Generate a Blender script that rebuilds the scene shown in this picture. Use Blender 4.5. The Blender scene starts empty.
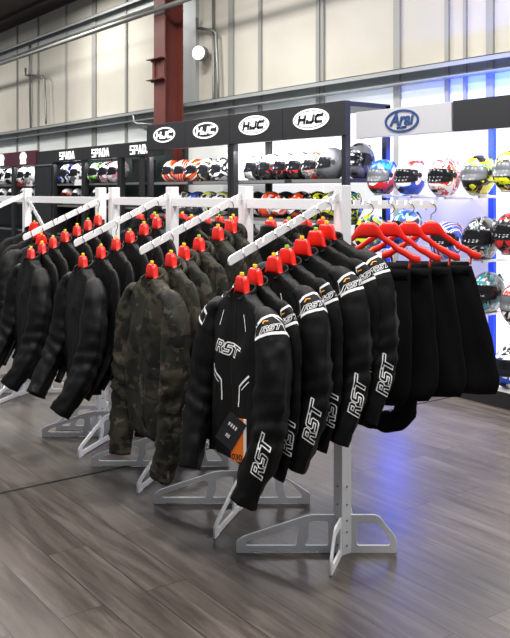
import bpy, bmesh, math, random
from mathutils import Vector, Matrix, noise
from mathutils.bvhtree import BVHTree

random.seed(11)
C = bpy.context.scene.collection
PI = math.pi
FPX, HY, CX, HC = 850.0, 192.0, 255.0, 1.6
TH = math.atan2(625.0, 850.0)
CT, ST = math.sin(TH), math.cos(TH)          # right vector (CT, ST), view vector (-ST, CT)

def ray_y(px, y):                             # room point on plane y seen in column px (z free)
    r = (px - CX) / FPX
    Z = y / (r * ST + CT)
    X = r * Z
    return X * CT - Z * ST, Z
def at(px, py, y):
    x, Z = ray_y(px, y)
    return Vector((x, y, HC - (py - HY) * Z / FPX))
def y_on_x(px, x):                            # y of the point of line x=const seen in column px
    r = (px - CX) / FPX
    return -x * (CT + ST * r) / (ST - CT * r)

# ------------------------------------------------------------------ helpers
def link(o, parent=None):
    C.objects.link(o)
    if parent is not None: o.parent = parent
    return o
def tag(o, label=None, cat=None, group=None, kind=None):
    if label: o['label'] = label
    if cat: o['category'] = cat
    if group: o['group'] = group
    if kind: o['kind'] = kind
    return o
def thing(name, label, cat, loc=(0, 0, 0), rz=0.0, group=None):
    o = bpy.data.objects.new(name, None); link(o)
    o.empty_display_size = .05
    o.location = loc; o.rotation_euler = (0, 0, rz)
    return tag(o, label, cat, group)
def obj(name, bm, m, parent=None, smooth=False, loc=None):
    if isinstance(bm, bmesh.types.BMesh):
        me = bpy.data.meshes.new(name); bm.to_mesh(me); bm.free()
    else: me = bm
    if smooth:
        for p in me.polygons: p.use_smooth = True
    me.materials.clear(); me.materials.append(m)
    o = bpy.data.objects.new(name, me); link(o, parent)
    if loc is not None: o.location = loc
    return o
def struct(name, bm, m, label=None):
    o = obj(name, bm, m); o['kind'] = 'structure'
    if label: o['label'] = label
    return o
def dup(root, loc, rz, label=None, group=None):
    r = root.copy(); link(r); r.location = loc; r.rotation_euler = (0, 0, rz)
    if label: r['label'] = label
    if group: r['group'] = group
    for ch in list(root.children):
        c = ch.copy(); C.objects.link(c); c.parent = r
        for g in ch.children:
            d = g.copy(); C.objects.link(d); d.parent = c
    return r
def box(bm, lo, hi, bevel=0.0, mtx=None):
    r = bmesh.ops.create_cube(bm, size=1.0)
    vs = r['verts']
    for v in vs:
        v.co = Vector([lo[i] + (v.co[i] + .5) * (hi[i] - lo[i]) for i in range(3)])
    if bevel:
        es = list({e for v in vs for e in v.link_edges})
        rr = bmesh.ops.bevel(bm, geom=es, offset=bevel, segments=2, affect='EDGES', profile=.6)
        vs = list({v for f in rr['faces'] for v in f.verts} | {v for v in vs if v.is_valid})
    if mtx is not None:
        bmesh.ops.transform(bm, matrix=mtx, verts=[v for v in vs if v.is_valid])
    return vs
def bx(lo, hi, bevel=0.0):
    bm = bmesh.new(); box(bm, lo, hi, bevel); return bm
def frame_of(t):
    t = t.normalized()
    a = Vector((0, 0, 1)) if abs(t.z) < .9 else Vector((0, 1, 0))
    s = t.cross(a).normalized()
    return s, s.cross(t)
def tube(bm, pts, r, seg=8, cap=True):
    pts = [Vector(p) for p in pts]; rings = []
    s = None
    for i, p in enumerate(pts):
        t = (pts[min(i + 1, len(pts) - 1)] - pts[max(i - 1, 0)]).normalized()
        if s is None: s, u = frame_of(t)
        else:
            s = (s - t * s.dot(t)).normalized(); u = s.cross(t)
        rr = r[i] if isinstance(r, (list, tuple)) else r
        rings.append([bm.verts.new(p + s * math.cos(2 * PI * k / seg) * rr + u * math.sin(2 * PI * k / seg) * rr) for k in range(seg)])
    for a, b in zip(rings, rings[1:]):
        for k in range(seg): bm.faces.new((a[k], a[(k + 1) % seg], b[(k + 1) % seg], b[k]))
    if cap:
        bm.faces.new(rings[0][::-1]); bm.faces.new(rings[-1])
def loft(bm, rings, close=True, cap0=False, cap1=False):
    vr = [[bm.verts.new(p) for p in r] for r in rings]
    n = len(vr[0])
    for a, b in zip(vr, vr[1:]):
        for k in range(n if close else n - 1):
            bm.faces.new((a[k], a[(k + 1) % n], b[(k + 1) % n], b[k]))
    if cap0: bm.faces.new(vr[0][::-1])
    if cap1: bm.faces.new(vr[-1])
    return vr
def catmull(pts, n):
    out = []; m = len(pts)
    for i in range(m - 1):
        p0, p1, p2, p3 = pts[max(i - 1, 0)], pts[i], pts[i + 1], pts[min(i + 2, m - 1)]
        for k in range(n):
            t = k / n
            out.append(tuple(.5 * ((2 * b) + (c - a) * t + (2 * a - 5 * b + 4 * c - d) * t * t + (3 * b - a - 3 * c + d) * t ** 3)
                             for a, b, c, d in zip(p0, p1, p2, p3)))
    out.append(tuple(pts[-1])); return out
def interp(tab, x):
    if x <= tab[0][0]: return tab[0][1:]
    for a, b in zip(tab, tab[1:]):
        if x <= b[0]:
            t = (x - a[0]) / (b[0] - a[0]); t = t * t * (3 - 2 * t) * .5 + t * .5
            return tuple(p + (q - p) * t for p, q in zip(a[1:], b[1:]))
    return tab[-1][1:]
def plate(loops, thick, mtx, bevel=0.0):       # 2D outline with holes -> solid plate mesh
    cu = bpy.data.curves.new('plate', 'CURVE'); cu.dimensions = '2D'; cu.fill_mode = 'BOTH'
    cu.extrude = thick / 2; cu.bevel_depth = bevel
    for lp in loops:
        sp = cu.splines.new('POLY'); sp.points.add(len(lp) - 1); sp.use_cyclic_u = True
        for q, (a, b) in zip(sp.points, lp): q.co = (a, b, 0, 1)
    o = bpy.data.objects.new('plate', cu); C.objects.link(o)
    bpy.context.view_layer.update()
    me = bpy.data.meshes.new_from_object(o.evaluated_get(bpy.context.evaluated_depsgraph_get()))
    bpy.data.objects.remove(o); bpy.data.curves.remove(cu)
    me.transform(mtx); return me
def round_loop(lp, r=.012, n=4):
    out = []; m = len(lp)
    for i in range(m):
        a, b, c = Vector(lp[i - 1]), Vector(lp[i]), Vector(lp[(i + 1) % m])
        d1, d2 = (a - b), (c - b); k = min(r, d1.length * .45, d2.length * .45)
        p, q = b + d1.normalized() * k, b + d2.normalized() * k
        for j in range(n + 1):
            t = j / n
            w = p * (1 - t) ** 2 + b * 2 * t * (1 - t) + q * t * t
            out.append((w.x, w.y))
    return out
def text_mesh(s, size, depth, mtx, shear=0.0, bold=0.0, space=1.0):
    cu = bpy.data.curves.new('txt', 'FONT'); cu.body = s; cu.size = size; cu.extrude = depth / 2
    cu.align_x = 'CENTER'; cu.align_y = 'CENTER'; cu.shear = shear; cu.offset = bold; cu.space_character = space
    o = bpy.data.objects.new('txt', cu); C.objects.link(o)
    bpy.context.view_layer.update()
    me = bpy.data.meshes.new_from_object(o.evaluated_get(bpy.context.evaluated_depsgraph_get()))
    bpy.data.objects.remove(o); bpy.data.curves.remove(cu)
    me.transform(mtx); return me
UPRIGHT = Matrix.Rotation(PI / 2, 4, 'X')      # 2D plane -> facing -Y, y up = z

# ------------------------------------------------------------------ materials
def new_mat(name):
    m = bpy.data.materials.new(name); m.use_nodes = True
    nt = m.node_tree; b = nt.nodes['Principled BSDF']
    return m, nt, b
def mat(name, col, rough=.5, metal=0.0, emit=None, es=0.0, spec=.5, bump=0.0, bscale=60.0, var=0.0, coat=0.0, sheen=0.0):
    m, nt, b = new_mat(name)
    b.inputs['Base Color'].default_value = (*col, 1); b.inputs['Roughness'].default_value = rough
    b.inputs['Metallic'].default_value = metal; b.inputs['Specular IOR Level'].default_value = spec
    b.inputs['Coat Weight'].default_value = coat
    if sheen:
        b.inputs['Sheen Weight'].default_value = sheen; b.inputs['Sheen Roughness'].default_value = .5
    if emit:
        b.inputs['Emission Color'].default_value = (*emit, 1); b.inputs['Emission Strength'].default_value = es
    if bump or var:
        tc = nt.nodes.new('ShaderNodeTexCoord'); nz = nt.nodes.new('ShaderNodeTexNoise')
        nz.inputs['Scale'].default_value = bscale; nz.inputs['Detail'].default_value = 4
        nt.links.new(tc.outputs['Object'], nz.inputs['Vector'])
        if bump:
            bp = nt.nodes.new('ShaderNodeBump'); bp.inputs['Strength'].default_value = bump; bp.inputs['Distance'].default_value = .004
            nt.links.new(nz.outputs['Fac'], bp.inputs['Height']); nt.links.new(bp.outputs['Normal'], b.inputs['Normal'])
        if var:
            mr = nt.nodes.new('ShaderNodeMapRange')
            mr.inputs['To Min'].default_value = 1 - var; mr.inputs['To Max'].default_value = 1 + var
            n2 = nt.nodes.new('ShaderNodeTexNoise'); n2.inputs['Scale'].default_value = bscale * .1 if bump else bscale
            nt.links.new(tc.outputs['Object'], n2.inputs['Vector'])
            nt.links.new(n2.outputs['Fac'], mr.inputs['Value'])
            vm = nt.nodes.new('ShaderNodeVectorMath'); vm.operation = 'SCALE'; vm.inputs[0].default_value = col
            nt.links.new(mr.outputs['Result'], vm.inputs['Scale']); nt.links.new(vm.outputs['Vector'], b.inputs['Base Color'])
    return m
def ramp(nt, fac, stops, const=True):
    r = nt.nodes.new('ShaderNodeValToRGB'); cr = r.color_ramp
    cr.interpolation = 'CONSTANT' if const else 'LINEAR'
    while len(cr.elements) < len(stops): cr.elements.new(.5)
    for e, (p, c) in zip(cr.elements, stops): e.position = p; e.color = (*c, 1)
    nt.links.new(fac, r.inputs['Fac']); return r
def camo_mat():
    m, nt, b = new_mat('camouflage_cloth')
    tc = nt.nodes.new('ShaderNodeTexCoord'); mp = nt.nodes.new('ShaderNodeMapping'); mp.inputs['Scale'].default_value = (1.0, 1.0, 1.5)
    oi = nt.nodes.new('ShaderNodeObjectInfo'); ad = nt.nodes.new('ShaderNodeVectorMath'); ad.operation = 'ADD'
    nt.links.new(tc.outputs['Object'], ad.inputs[0]); nt.links.new(oi.outputs['Location'], ad.inputs[1])
    nt.links.new(ad.outputs['Vector'], mp.inputs['Vector'])
    last = None
    base = (.013, .013, .0075)
    for k, (sc, thr, colr) in enumerate(((6.5, .53, (.030, .025, .016)), (8, .56, (.006, .0065, .0035)), (12, .61, (.052, .043, .030)), (9, .585, (.0022, .0022, .0018)))):
        n = nt.nodes.new('ShaderNodeTexNoise'); n.inputs['Scale'].default_value = sc; n.inputs['Detail'].default_value = 2.5; n.inputs['Distortion'].default_value = .3
        o2 = nt.nodes.new('ShaderNodeVectorMath'); o2.operation = 'ADD'; o2.inputs[1].default_value = (k * 3.3, k * 1.7, k * 5.1)
        nt.links.new(mp.outputs['Vector'], o2.inputs[0]); nt.links.new(o2.outputs['Vector'], n.inputs['Vector'])
        g = nt.nodes.new('ShaderNodeMath'); g.operation = 'GREATER_THAN'; g.inputs[1].default_value = thr; nt.links.new(n.outputs['Fac'], g.inputs[0])
        mx = nt.nodes.new('ShaderNodeMix'); mx.data_type = 'RGBA'; mx.inputs['B'].default_value = (*colr, 1)
        nt.links.new(g.outputs[0], mx.inputs['Factor'])
        if last is None: mx.inputs['A'].default_value = (*base, 1)
        else: nt.links.new(last, mx.inputs['A'])
        last = mx.outputs['Result']
    nt.links.new(last, b.inputs['Base Color'])
    b.inputs['Roughness'].default_value = .75; b.inputs['Specular IOR Level'].default_value = .3
    return m
def floor_mat():
    m, nt, b = new_mat('grey_oak_planks')
    tc = nt.nodes.new('ShaderNodeTexCoord'); L = nt.links.new
    br = nt.nodes.new('ShaderNodeTexBrick')
    br.inputs['Scale'].default_value = 1.0; br.inputs['Brick Width'].default_value = 1.5; br.inputs['Row Height'].default_value = .185
    br.inputs['Mortar Size'].default_value = .0025; br.inputs['Mortar Smooth'].default_value = .2
    br.inputs['Color1'].default_value = (0, 0, 0, 1); br.inputs['Color2'].default_value = (1, 1, 1, 1); br.inputs['Mortar'].default_value = (.5, .5, .5, 1)
    br.inputs['Bias'].default_value = 0; br.offset = .37; br.offset_frequency = 2
    L(tc.outputs['Object'], br.inputs['Vector'])
    # every plank shifts its own grain
    sep = nt.nodes.new('ShaderNodeSeparateColor'); L(br.outputs['Color'], sep.inputs['Color'])
    off = nt.nodes.new('ShaderNodeCombineXYZ'); mul = nt.nodes.new('ShaderNodeMath'); mul.operation = 'MULTIPLY'; mul.inputs[1].default_value = 37
    L(sep.outputs['Red'], mul.inputs[0]); L(mul.outputs[0], off.inputs['X']); L(mul.outputs[0], off.inputs['Y'])
    ad = nt.nodes.new('ShaderNodeVectorMath'); ad.operation = 'ADD'; L(tc.outputs['Object'], ad.inputs[0]); L(off.outputs[0], ad.inputs[1])
    mp = nt.nodes.new('ShaderNodeMapping'); mp.inputs['Scale'].default_value = (1.6, 16, 1); L(ad.outputs[0], mp.inputs['Vector'])
    n1 = nt.nodes.new('ShaderNodeTexNoise'); n1.inputs['Scale'].default_value = 1.3; n1.inputs['Detail'].default_value = 7; n1.inputs['Roughness'].default_value = .65; n1.inputs['Distortion'].default_value = .6
    L(mp.outputs[0], n1.inputs['Vector'])
    mx = nt.nodes.new('ShaderNodeMath'); mx.operation = 'MULTIPLY_ADD'; mx.inputs[1].default_value = .16; L(sep.outputs['Red'], mx.inputs[0])
    sc = nt.nodes.new('ShaderNodeMath'); sc.operation = 'MULTIPLY_ADD'; sc.inputs[1].default_value = 1.25; sc.inputs[2].default_value = -.25; L(n1.outputs['Fac'], sc.inputs[0])
    L(sc.outputs[0], mx.inputs[2])
    r = ramp(nt, mx.outputs[0], [(.12, (.026, .020, .017)), (.42, (.068, .055, .047)), (.62, (.104, .088, .077)), (.9, (.165, .147, .134))], False)
    mm = nt.nodes.new('ShaderNodeMix'); mm.data_type = 'RGBA'; mm.inputs['B'].default_value = (.02, .018, .016, 1)
    L(br.outputs['Fac'], mm.inputs['Factor']); L(r.outputs['Color'], mm.inputs['A']); L(mm.outputs['Result'], b.inputs['Base Color'])
    rr = nt.nodes.new('ShaderNodeMapRange'); rr.inputs['To Min'].default_value = .24; rr.inputs['To Max'].default_value = .42
    L(n1.outputs['Fac'], rr.inputs['Value']); L(rr.outputs[0], b.inputs['Roughness'])
    bp = nt.nodes.new('ShaderNodeBump'); bp.inputs['Strength'].default_value = .25; bp.inputs['Distance'].default_value = .003
    L(n1.outputs['Fac'], bp.inputs['Height']); L(bp.outputs['Normal'], b.inputs['Normal'])
    return m
def wall_mat():
    m, nt, b = new_mat('wall_sheeting'); L = nt.links.new
    tc = nt.nodes.new('ShaderNodeTexCoord'); sp = nt.nodes.new('ShaderNodeSeparateXYZ'); L(tc.outputs['Object'], sp.inputs[0])
    n = nt.nodes.new('ShaderNodeTexNoise'); n.inputs['Scale'].default_value = .8; n.inputs['Detail'].default_value = 5; L(tc.outputs['Object'], n.inputs['Vector'])
    up = ramp(nt, n.outputs['Fac'], [(.3, (.46, .435, .375)), (.7, (.58, .555, .485))], False)
    lo = ramp(nt, n.outputs['Fac'], [(.3, (.82, .88, .86)), (.7, (.90, .94, .92))], False)
    gt = nt.nodes.new('ShaderNodeMath'); gt.operation = 'LESS_THAN'; gt.inputs[1].default_value = 2.85; L(sp.outputs['Z'], gt.inputs[0])
    mm = nt.nodes.new('ShaderNodeMix'); mm.data_type = 'RGBA'
    L(gt.outputs[0], mm.inputs['Factor']); L(up.outputs['Color'], mm.inputs['A']); L(lo.outputs['Color'], mm.inputs['B'])
    L(mm.outputs['Result'], b.inputs['Base Color']); b.inputs['Roughness'].default_value = .6
    return m
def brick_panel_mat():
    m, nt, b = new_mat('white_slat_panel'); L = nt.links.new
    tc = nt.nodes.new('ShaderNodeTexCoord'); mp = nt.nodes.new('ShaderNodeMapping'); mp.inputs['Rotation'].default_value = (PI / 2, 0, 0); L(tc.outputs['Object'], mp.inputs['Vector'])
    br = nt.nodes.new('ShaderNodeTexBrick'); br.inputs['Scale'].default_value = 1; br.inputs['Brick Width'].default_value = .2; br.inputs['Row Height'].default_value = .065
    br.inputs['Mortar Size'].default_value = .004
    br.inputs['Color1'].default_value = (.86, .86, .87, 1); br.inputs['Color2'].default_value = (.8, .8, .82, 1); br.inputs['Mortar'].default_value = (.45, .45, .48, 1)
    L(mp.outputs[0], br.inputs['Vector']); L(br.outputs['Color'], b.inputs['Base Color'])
    L(br.outputs['Color'], b.inputs['Emission Color']); b.inputs['Emission Strength'].default_value = .45  # slight emission puts the bay LED light into the panel itself
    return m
def helmet_mat(i, cols, sc=6.0, kind='noise', rough=.22):
    m, nt, b = new_mat('helmet_paint_%d' % i); L = nt.links.new
    tc = nt.nodes.new('ShaderNodeTexCoord'); mp = nt.nodes.new('ShaderNodeMapping'); mp.inputs['Location'].default_value = (i * 1.37, i * .71, i * 2.1)
    mp.inputs['Rotation'].default_value = (i * .9, i * .4, 0)
    L(tc.outputs['Object'], mp.inputs['Vector'])
    if kind == 'wave':
        n = nt.nodes.new('ShaderNodeTexWave'); n.inputs['Scale'].default_value = sc; n.inputs['Distortion'].default_value = 4; n.inputs['Detail'].default_value = 1
    else:
        n = nt.nodes.new('ShaderNodeTexNoise'); n.inputs['Scale'].default_value = sc; n.inputs['Detail'].default_value = 1.5; n.inputs['Distortion'].default_value = 1.2
    L(mp.outputs[0], n.inputs['Vector'])
    fac = n.outputs['Fac']
    if kind == 'zone':                         # painted bands up the shell with ragged edges
        sp = nt.nodes.new('ShaderNodeSeparateXYZ'); L(tc.outputs['Object'], sp.inputs[0])
        a1 = nt.nodes.new('ShaderNodeMath'); a1.operation = 'MULTIPLY_ADD'; a1.inputs[1].default_value = 3.0; a1.inputs[2].default_value = .15; L(sp.outputs['Z'], a1.inputs[0])
        a2 = nt.nodes.new('ShaderNodeMath'); a2.operation = 'MULTIPLY_ADD'; a2.inputs[1].default_value = .7; L(fac, a2.inputs[0]); L(a1.outputs[0], a2.inputs[2]); fac = a2.outputs[0]
    k = len(cols)
    ps = [0, .22, .40, .56, .70, .82] if kind == 'zone' else [0, .42, .5, .57, .64, .7] if kind != 'wave' else [0, .3, .5, .68, .85, .95]
    r = ramp(nt, fac, [(ps[j], cols[j]) for j in range(k)])
    L(r.outputs['Color'], b.inputs['Base Color']); b.inputs['Roughness'].default_value = rough; b.inputs['Coat Weight'].default_value = .5 if rough < .4 else 0
    return m

M_white = mat('white_powder_coat', (.80, .80, .82), .38, var=.03, bscale=3)
M_arm = mat('white_painted_steel', (.82, .82, .83), .35)
M_red = mat('red_hanger_plastic', (.74, .016, .008), .32, bump=.03, bscale=200)
M_yel = mat('yellow_size_clip', (.85, .72, .02), .4)
M_grn = mat('green_size_clip', (.35, .75, .05), .4)
M_hook = mat('dark_steel_hook', (.05, .05, .055), .3, .9)
M_black = mat('black_textile', (.0024, .0024, .0027), .52, bump=.35, bscale=420, var=.25, spec=.22)
M_panel = mat('charcoal_panel_textile', (.0052, .0052, .0056), .6, bump=.4, bscale=300, var=.2, spec=.22)
M_grey = mat('washed_black_textile', (.0034, .0034, .0037), .56, bump=.4, bscale=350, var=.3, spec=.22)
M_dark = mat('black_lining', (.004, .004, .004), .9)
M_print = mat('white_print', (.85, .85, .86), .55)
M_orange = mat('orange_print', (.9, .35, .02), .5)
M_zip = mat('black_zip', (.02, .02, .022), .35, .5)
M_camo = camo_mat()
M_trouser = mat('black_denim', (.0022, .0022, .0025), .85, bump=.5, bscale=300, var=.25, spec=.15)
M_floor = floor_mat(); M_wall = wall_mat()
M_ceil = mat('dark_roof_sheet', (.045, .03, .026), .8, var=.2, bscale=2)
M_steel = mat('galvanised_steel', (.36, .38, .38), .5, .4, bump=.1, bscale=8, var=.2)
M_mull = mat('grey_mullion', (.30, .30, .28), .6, .2)
M_rust = mat('red_oxide_steel', (.13, .025, .018), .6, bump=.15, bscale=30, var=.2)
M_pipe = mat('grey_conduit', (.26, .26, .25), .45, .6)
M_fix = mat('black_fixture', (.012, .012, .014), .45, var=.1, bscale=5)
M_head = mat('black_header_board', (.013, .013, .016), .5)
M_maroon = mat('maroon_header_board', (.075, .010, .022), .5)
M_logo = mat('lit_white_logo', (.9, .9, .9), .5, emit=(1, 1, 1), es=.7)
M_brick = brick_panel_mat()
M_glow = mat('white_panel_painted_glow', (.9, .9, .92), .6, emit=(.97, .98, 1), es=.85)  # emission stands in for header LED light falling on the white panel
M_lav = mat('lavender_panel_painted_glow', (.50, .50, .76), .6, emit=(.66, .67, 1.0), es=.36)  # lavender panel also glows by itself, imitating the LED light on it
M_signw = mat('white_sign_board', (.42, .42, .45), .5)
M_navy = mat('navy_print', (.012, .05, .17), .5)
M_blue = mat('blue_led_edge', (.02, .06, .5), .4, emit=(.01, .05, 1.0), es=.5)
M_blued = mat('dark_blue_frame', (.006, .012, .05), .35)
M_strip = mat('led_strip', (.9, .9, .9), .4, emit=(.95, .97, 1), es=9)
M_deck = mat('white_deck', (.82, .82, .82), .4)
M_green = mat('dark_green_back', (.012, .03, .026), .5)
M_lamp = mat('lit_lamp_glass', (.9, .9, .88), .4, emit=(1, .98, .94), es=4)
M_visor = mat('smoked_visor', (.008, .008, .010), .12, spec=.3)
M_clear = mat('grey_visor', (.10, .105, .115), .2)
M_edge = mat('helmet_edge_rubber', (.01, .01, .01), .6)
M_inner = mat('helmet_lining', (.015, .015, .017), .9)
M_tagk = mat('black_card', (.015, .015, .017), .5)
M_tago = mat('orange_card', (.95, .20, .01), .5)
M_redc = mat('red_card', (.35, .006, .012), .5)
M_whc = mat('white_card', (.85, .85, .85), .5)

# ------------------------------------------------------------------ setting
YW, ZC = 6.5, 5.06
bm = bx((-26, -3, -.1), (1.0, YW, 0)); struct('floor', bm, M_floor, 'grey oak plank floor')
bm = bx((-26, YW, -.1), (1.0, YW + .12, ZC + .3)); struct('wall_back', bm, M_wall, 'beige and white sheeted back wall')
bm = bmesh.new(); box(bm, (-26, -3, ZC), (1.0, YW, ZC + .1))
for i in range(12):
    y = YW - .5 - i * .75; box(bm, (-26, y - .05, ZC - .06), (1.0, y + .05, ZC))
struct('ceiling', bm, M_ceil, 'dark roof sheeting with ribs')
tn = [0]
def trim(bm, m, label):
    tn[0] += 1; return struct('trim_%d' % tn[0], bm, m, label)
# steel girts running along the wall
for z, h, d, lab in ((2.86, .15, .16, 'galvanised girt along the wall above the displays'), (4.62, .20, .14, 'upper galvanised girt along the wall')):
    bm = bmesh.new(); box(bm, (-26, YW - d, z - .008), (1, YW, z)); box(bm, (-26, YW - .012, z - h), (1, YW, z)); box(bm, (-26, YW - d, z - .05), (1, YW - d + .01, z)); box(bm, (-26, YW - d, z - h), (1, YW, z - h + .008))
    trim(bm, M_steel, lab)
for px, w in ((17, .05), (38, .04), (66, .05), (94, .15), (126, .06), (231, .11), (260, .06), (318, .06), (322.5, .05), (397, .09), (447, .05), (465, .035), (490, .08)):
    x, Z = ray_y(px, YW - .02)
    bm = bmesh.new(); box(bm, (x - w / 2, YW - .03, 0), (x + w / 2, YW, ZC))
    trim(bm, M_mull, 'vertical grey wall seam')
trim(bx((-4.445, -3, 0), (-4.43, YW, .003)), M_edge, 'thin dark joint strip across the floor')

# red oxide steel column with bracket
x0, Z0 = ray_y(168.5, 6.1)
col = thing('steel_column', 'red oxide steel stanchion rising behind the oval-logo displays', 'column', (x0, 6.1, 0))
bm = bmesh.new(); box(bm, (-.15, -.15, 0), (.15, -.132, ZC)); box(bm, (-.15, .132, 0), (.15, .15, ZC)); box(bm, (-.008, -.132, 0), (.008, .132, ZC))
obj('shaft', bm, M_rust, col)
zb = at(168, 57, 5.95).z; zb2 = at(168, 78, 5.95).z
bm = bmesh.new()
for z in (zb, zb2): box(bm, (-.20, -.17, z - .025), (.20, -.152, z + .025)); box(bm, (-.20, -.25, z - .006), (.20, -.17, z + .006))
for x in (-.13, .13): box(bm, (x - .03, -.17, zb2), (x + .03, -.155, zb))
obj('bracket', bm, M_rust, col)

# pipe work on the wall
y = 6.2
a, b_ = at(-20, 79.5, y), at(240, -14, y); z = at(100, 38, y).z
bm = bmesh.new(); tube(bm, [(-24, 5.87, z), (-4.5, 5.87, z)], .035, 10)
pz = z
tag(obj('conduit_pipe', bm, M_pipe, smooth=True), 'long grey pipe running level across the wall in front of the column', 'pipe')
def wallpipe(pts, r, label, name='conduit'):
    bm = bmesh.new(); tube(bm, [at(px, py, yy) for px, py, yy in pts], r, 8)
    tag(obj(name, bm, M_pipe, smooth=True), label, 'pipe')
wallpipe([(25.5, 68, 6.39), (25.5, 75, 6.39), (42, 76, 6.39), (44.5, 79, 6.39), (46, 118, 6.39), (46, 124, 6.39)], .022, 'thin bent conduit dropping down the left of the wall')
wallpipe([(29.5, 45, 6.46), (29.5, 66, 6.46), (30.8, 131, 6.46)], .022, 'straight vertical conduit left of the bent conduit')
wallpipe([(197, 18, 6.395), (197, 28, 6.395), (213, 30.5, 6.395), (216, 33, 6.395), (218, 80, 6.395), (218, 104, 6.395)], .022, 'bent conduit on the wall right of the round lamp')
wallpipe([(213, -6, 6.46), (213.5, 90, 6.46), (213.5, 106, 6.46)], .018, 'straight conduit beside the round lamp')
wallpipe([(133, 114, 6.51), (133.5, 115, 6.36), (134.5, 122, 6.36), (138, 124, 6.36), (152, 124.5, 6.36)], .022, 'black elbow pipe left of the red column', 'elbow_pipe')
p = at(199, 53, 6.3)
lamp = thing('bulkhead_lamp', 'round lit bulkhead lamp on the wall right of the red column', 'lamp', (p.x, 6.3, p.z), rz=.5)
def disc(r, y0, y1, n=28, r2=None):
    bm = bmesh.new(); r2 = r2 or r
    loft(bm, [[Vector((math.cos(2 * PI * k / n) * r2, y0, math.sin(2 * PI * k / n) * r2)) for k in range(n)],
              [Vector((math.cos(2 * PI * k / n) * r, y1, math.sin(2 * PI * k / n) * r)) for k in range(n)]], cap0=True, cap1=True)
    bmesh.ops.recalc_face_normals(bm, faces=bm.faces); return bm
obj('housing', disc(.105, -.02, .09), M_pipe, lamp); obj('glass', disc(.092, -.05, -.02, r2=.075), M_lamp, lamp)
obj('bracket', bx((-.03, .09, -.03), (.03, .20, .03)), M_pipe, lamp)
# column casing (grey flat board beside the red column)
x1, _ = ray_y(182, 6.46); x2, _ = ray_y(197, 6.46)
trim(bx((x1, 6.44, 2.86), (x2, YW, ZC)), M_steel, 'flat grey wall board right of the red column')

# ------------------------------------------------------------------ helmet
def hel_pt(az, el, off=0.0):                   # az 0 = front (-Y), el elevation
    d = Vector((math.sin(az) * math.cos(el), -math.cos(az) * math.cos(el), math.sin(el)))
    x, y, z = .122 * d.x, .148 * d.y, (.132 if d.z > 0 else .152) * d.z
    if d.z < 0:
        t = -d.z
        x *= 1 - .22 * t * t
        if d.y < 0: y -= .045 * t * (1 - t) * 2.2 * (-d.y) ; y *= 1 + .16 * t
        else: y *= 1 - .25 * t
    else:
        if d.y > 0: y *= 1 + .06 * d.z
    p = Vector((x, y, z)); n = Vector((d.x / .122, d.y / .148, d.z / .132)).normalized()
    return p + n * off
def helmet_parts():
    N = 40; EL = [(-56 + 146 * k / 26) * PI / 180 for k in range(27)]
    bm = bmesh.new()
    rows = [[hel_pt(2 * PI * k / N, e) for k in range(N)] for e in EL[:-1]]
    inner = [[Vector((p.x * .84, p.y * .86, p.z + .004)) for p in rows[0]], [Vector((p.x * .8, p.y * .82, p.z + .06)) for p in rows[0]]]
    vr = loft(bm, inner[::-1] + rows)
    top = bm.verts.new(hel_pt(0, PI / 2))
    for k in range(N): bm.faces.new((vr[-1][k], vr[-1][(k + 1) % N], top))
    bm.faces.new(vr[0])
    # spoiler lip on the back of the crown
    for s in (-1, 1):
        box(bm, (-.01, -.035, -.006), (.01, .035, .006), .004, Matrix.Translation((s * .055, .095, .092)) @ Matrix.Rotation(-.7, 4, 'X') @ Matrix.Rotation(s * .35, 4, 'Y'))
    bmesh.ops.recalc_face_normals(bm, faces=bm.faces)
    shell = bpy.data.meshes.new('shell'); bm.to_mesh(shell); bm.free()
    def patch(az0, az1, e0, e1, off, n=22, m=8, rnd=.25):
        bm = bmesh.new(); g = []
        for j in range(m + 1):
            row = []
            for i in range(n + 1):
                u, v = i / n * 2 - 1, j / m * 2 - 1
                k = 1 - rnd * abs(u) ** 4
                az = az0 + (az1 - az0) * (u + 1) / 2; el = (e0 + e1) / 2 + (e1 - e0) / 2 * v * k
                row.append(hel_pt(az, el, off))
            g.append(row)
        vr = loft(bm, g, close=False)
        bmesh.ops.recalc_face_normals(bm, faces=bm.faces)
        r = bmesh.ops.solidify(bm, geom=bm.faces[:], thickness=-.0025) if False else None
        me = bpy.data.meshes.new('patch'); bm.to_mesh(me); bm.free(); return me
    D = PI / 180
    visor = patch(-62 * D, 62 * D, -13 * D, 22 * D, .0045)
    seal = patch(-66 * D, 66 * D, -16 * D, 25 * D, .002)
    vent = patch(-16 * D, 16 * D, -42 * D, -33 * D, .006, 8, 4)
    peak = patch(115 * D, 245 * D, 28 * D, 76 * D, .011, 14, 6)
    piv = []
    for s in (-1, 1):
        bm = bmesh.new()
        c = hel_pt(s * 72 * D, 5 * D, .004)
        mt = Matrix.Translation(c) @ Matrix.Rotation(s * 1.30, 4, 'Z')
        n = 14; r0 = [mt @ Vector((math.cos(2 * PI * k / n) * .02, .004, math.sin(2 * PI * k / n) * .02)) for k in range(n)]
        r1 = [mt @ Vector((math.cos(2 * PI * k / n) * .017, -.006, math.sin(2 * PI * k / n) * .017)) for k in range(n)]
        loft(bm, [r0, r1], cap0=True, cap1=True)
        bmesh.ops.recalc_face_normals(bm, faces=bm.faces)
        me = bpy.data.meshes.new('pivot'); bm.to_mesh(me); bm.free(); piv.append(me)
    for me in (shell, visor, seal, vent, peak):
        for p in me.polygons: p.use_smooth = True
    return shell, visor, seal, vent, peak, piv
SHELL, VISOR, SEAL, VENT, PEAK, PIVOT = helmet_parts()
HLOW = -min(v.co.z for v in SHELL.vertices)
hn = [0]
HELS = []
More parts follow.
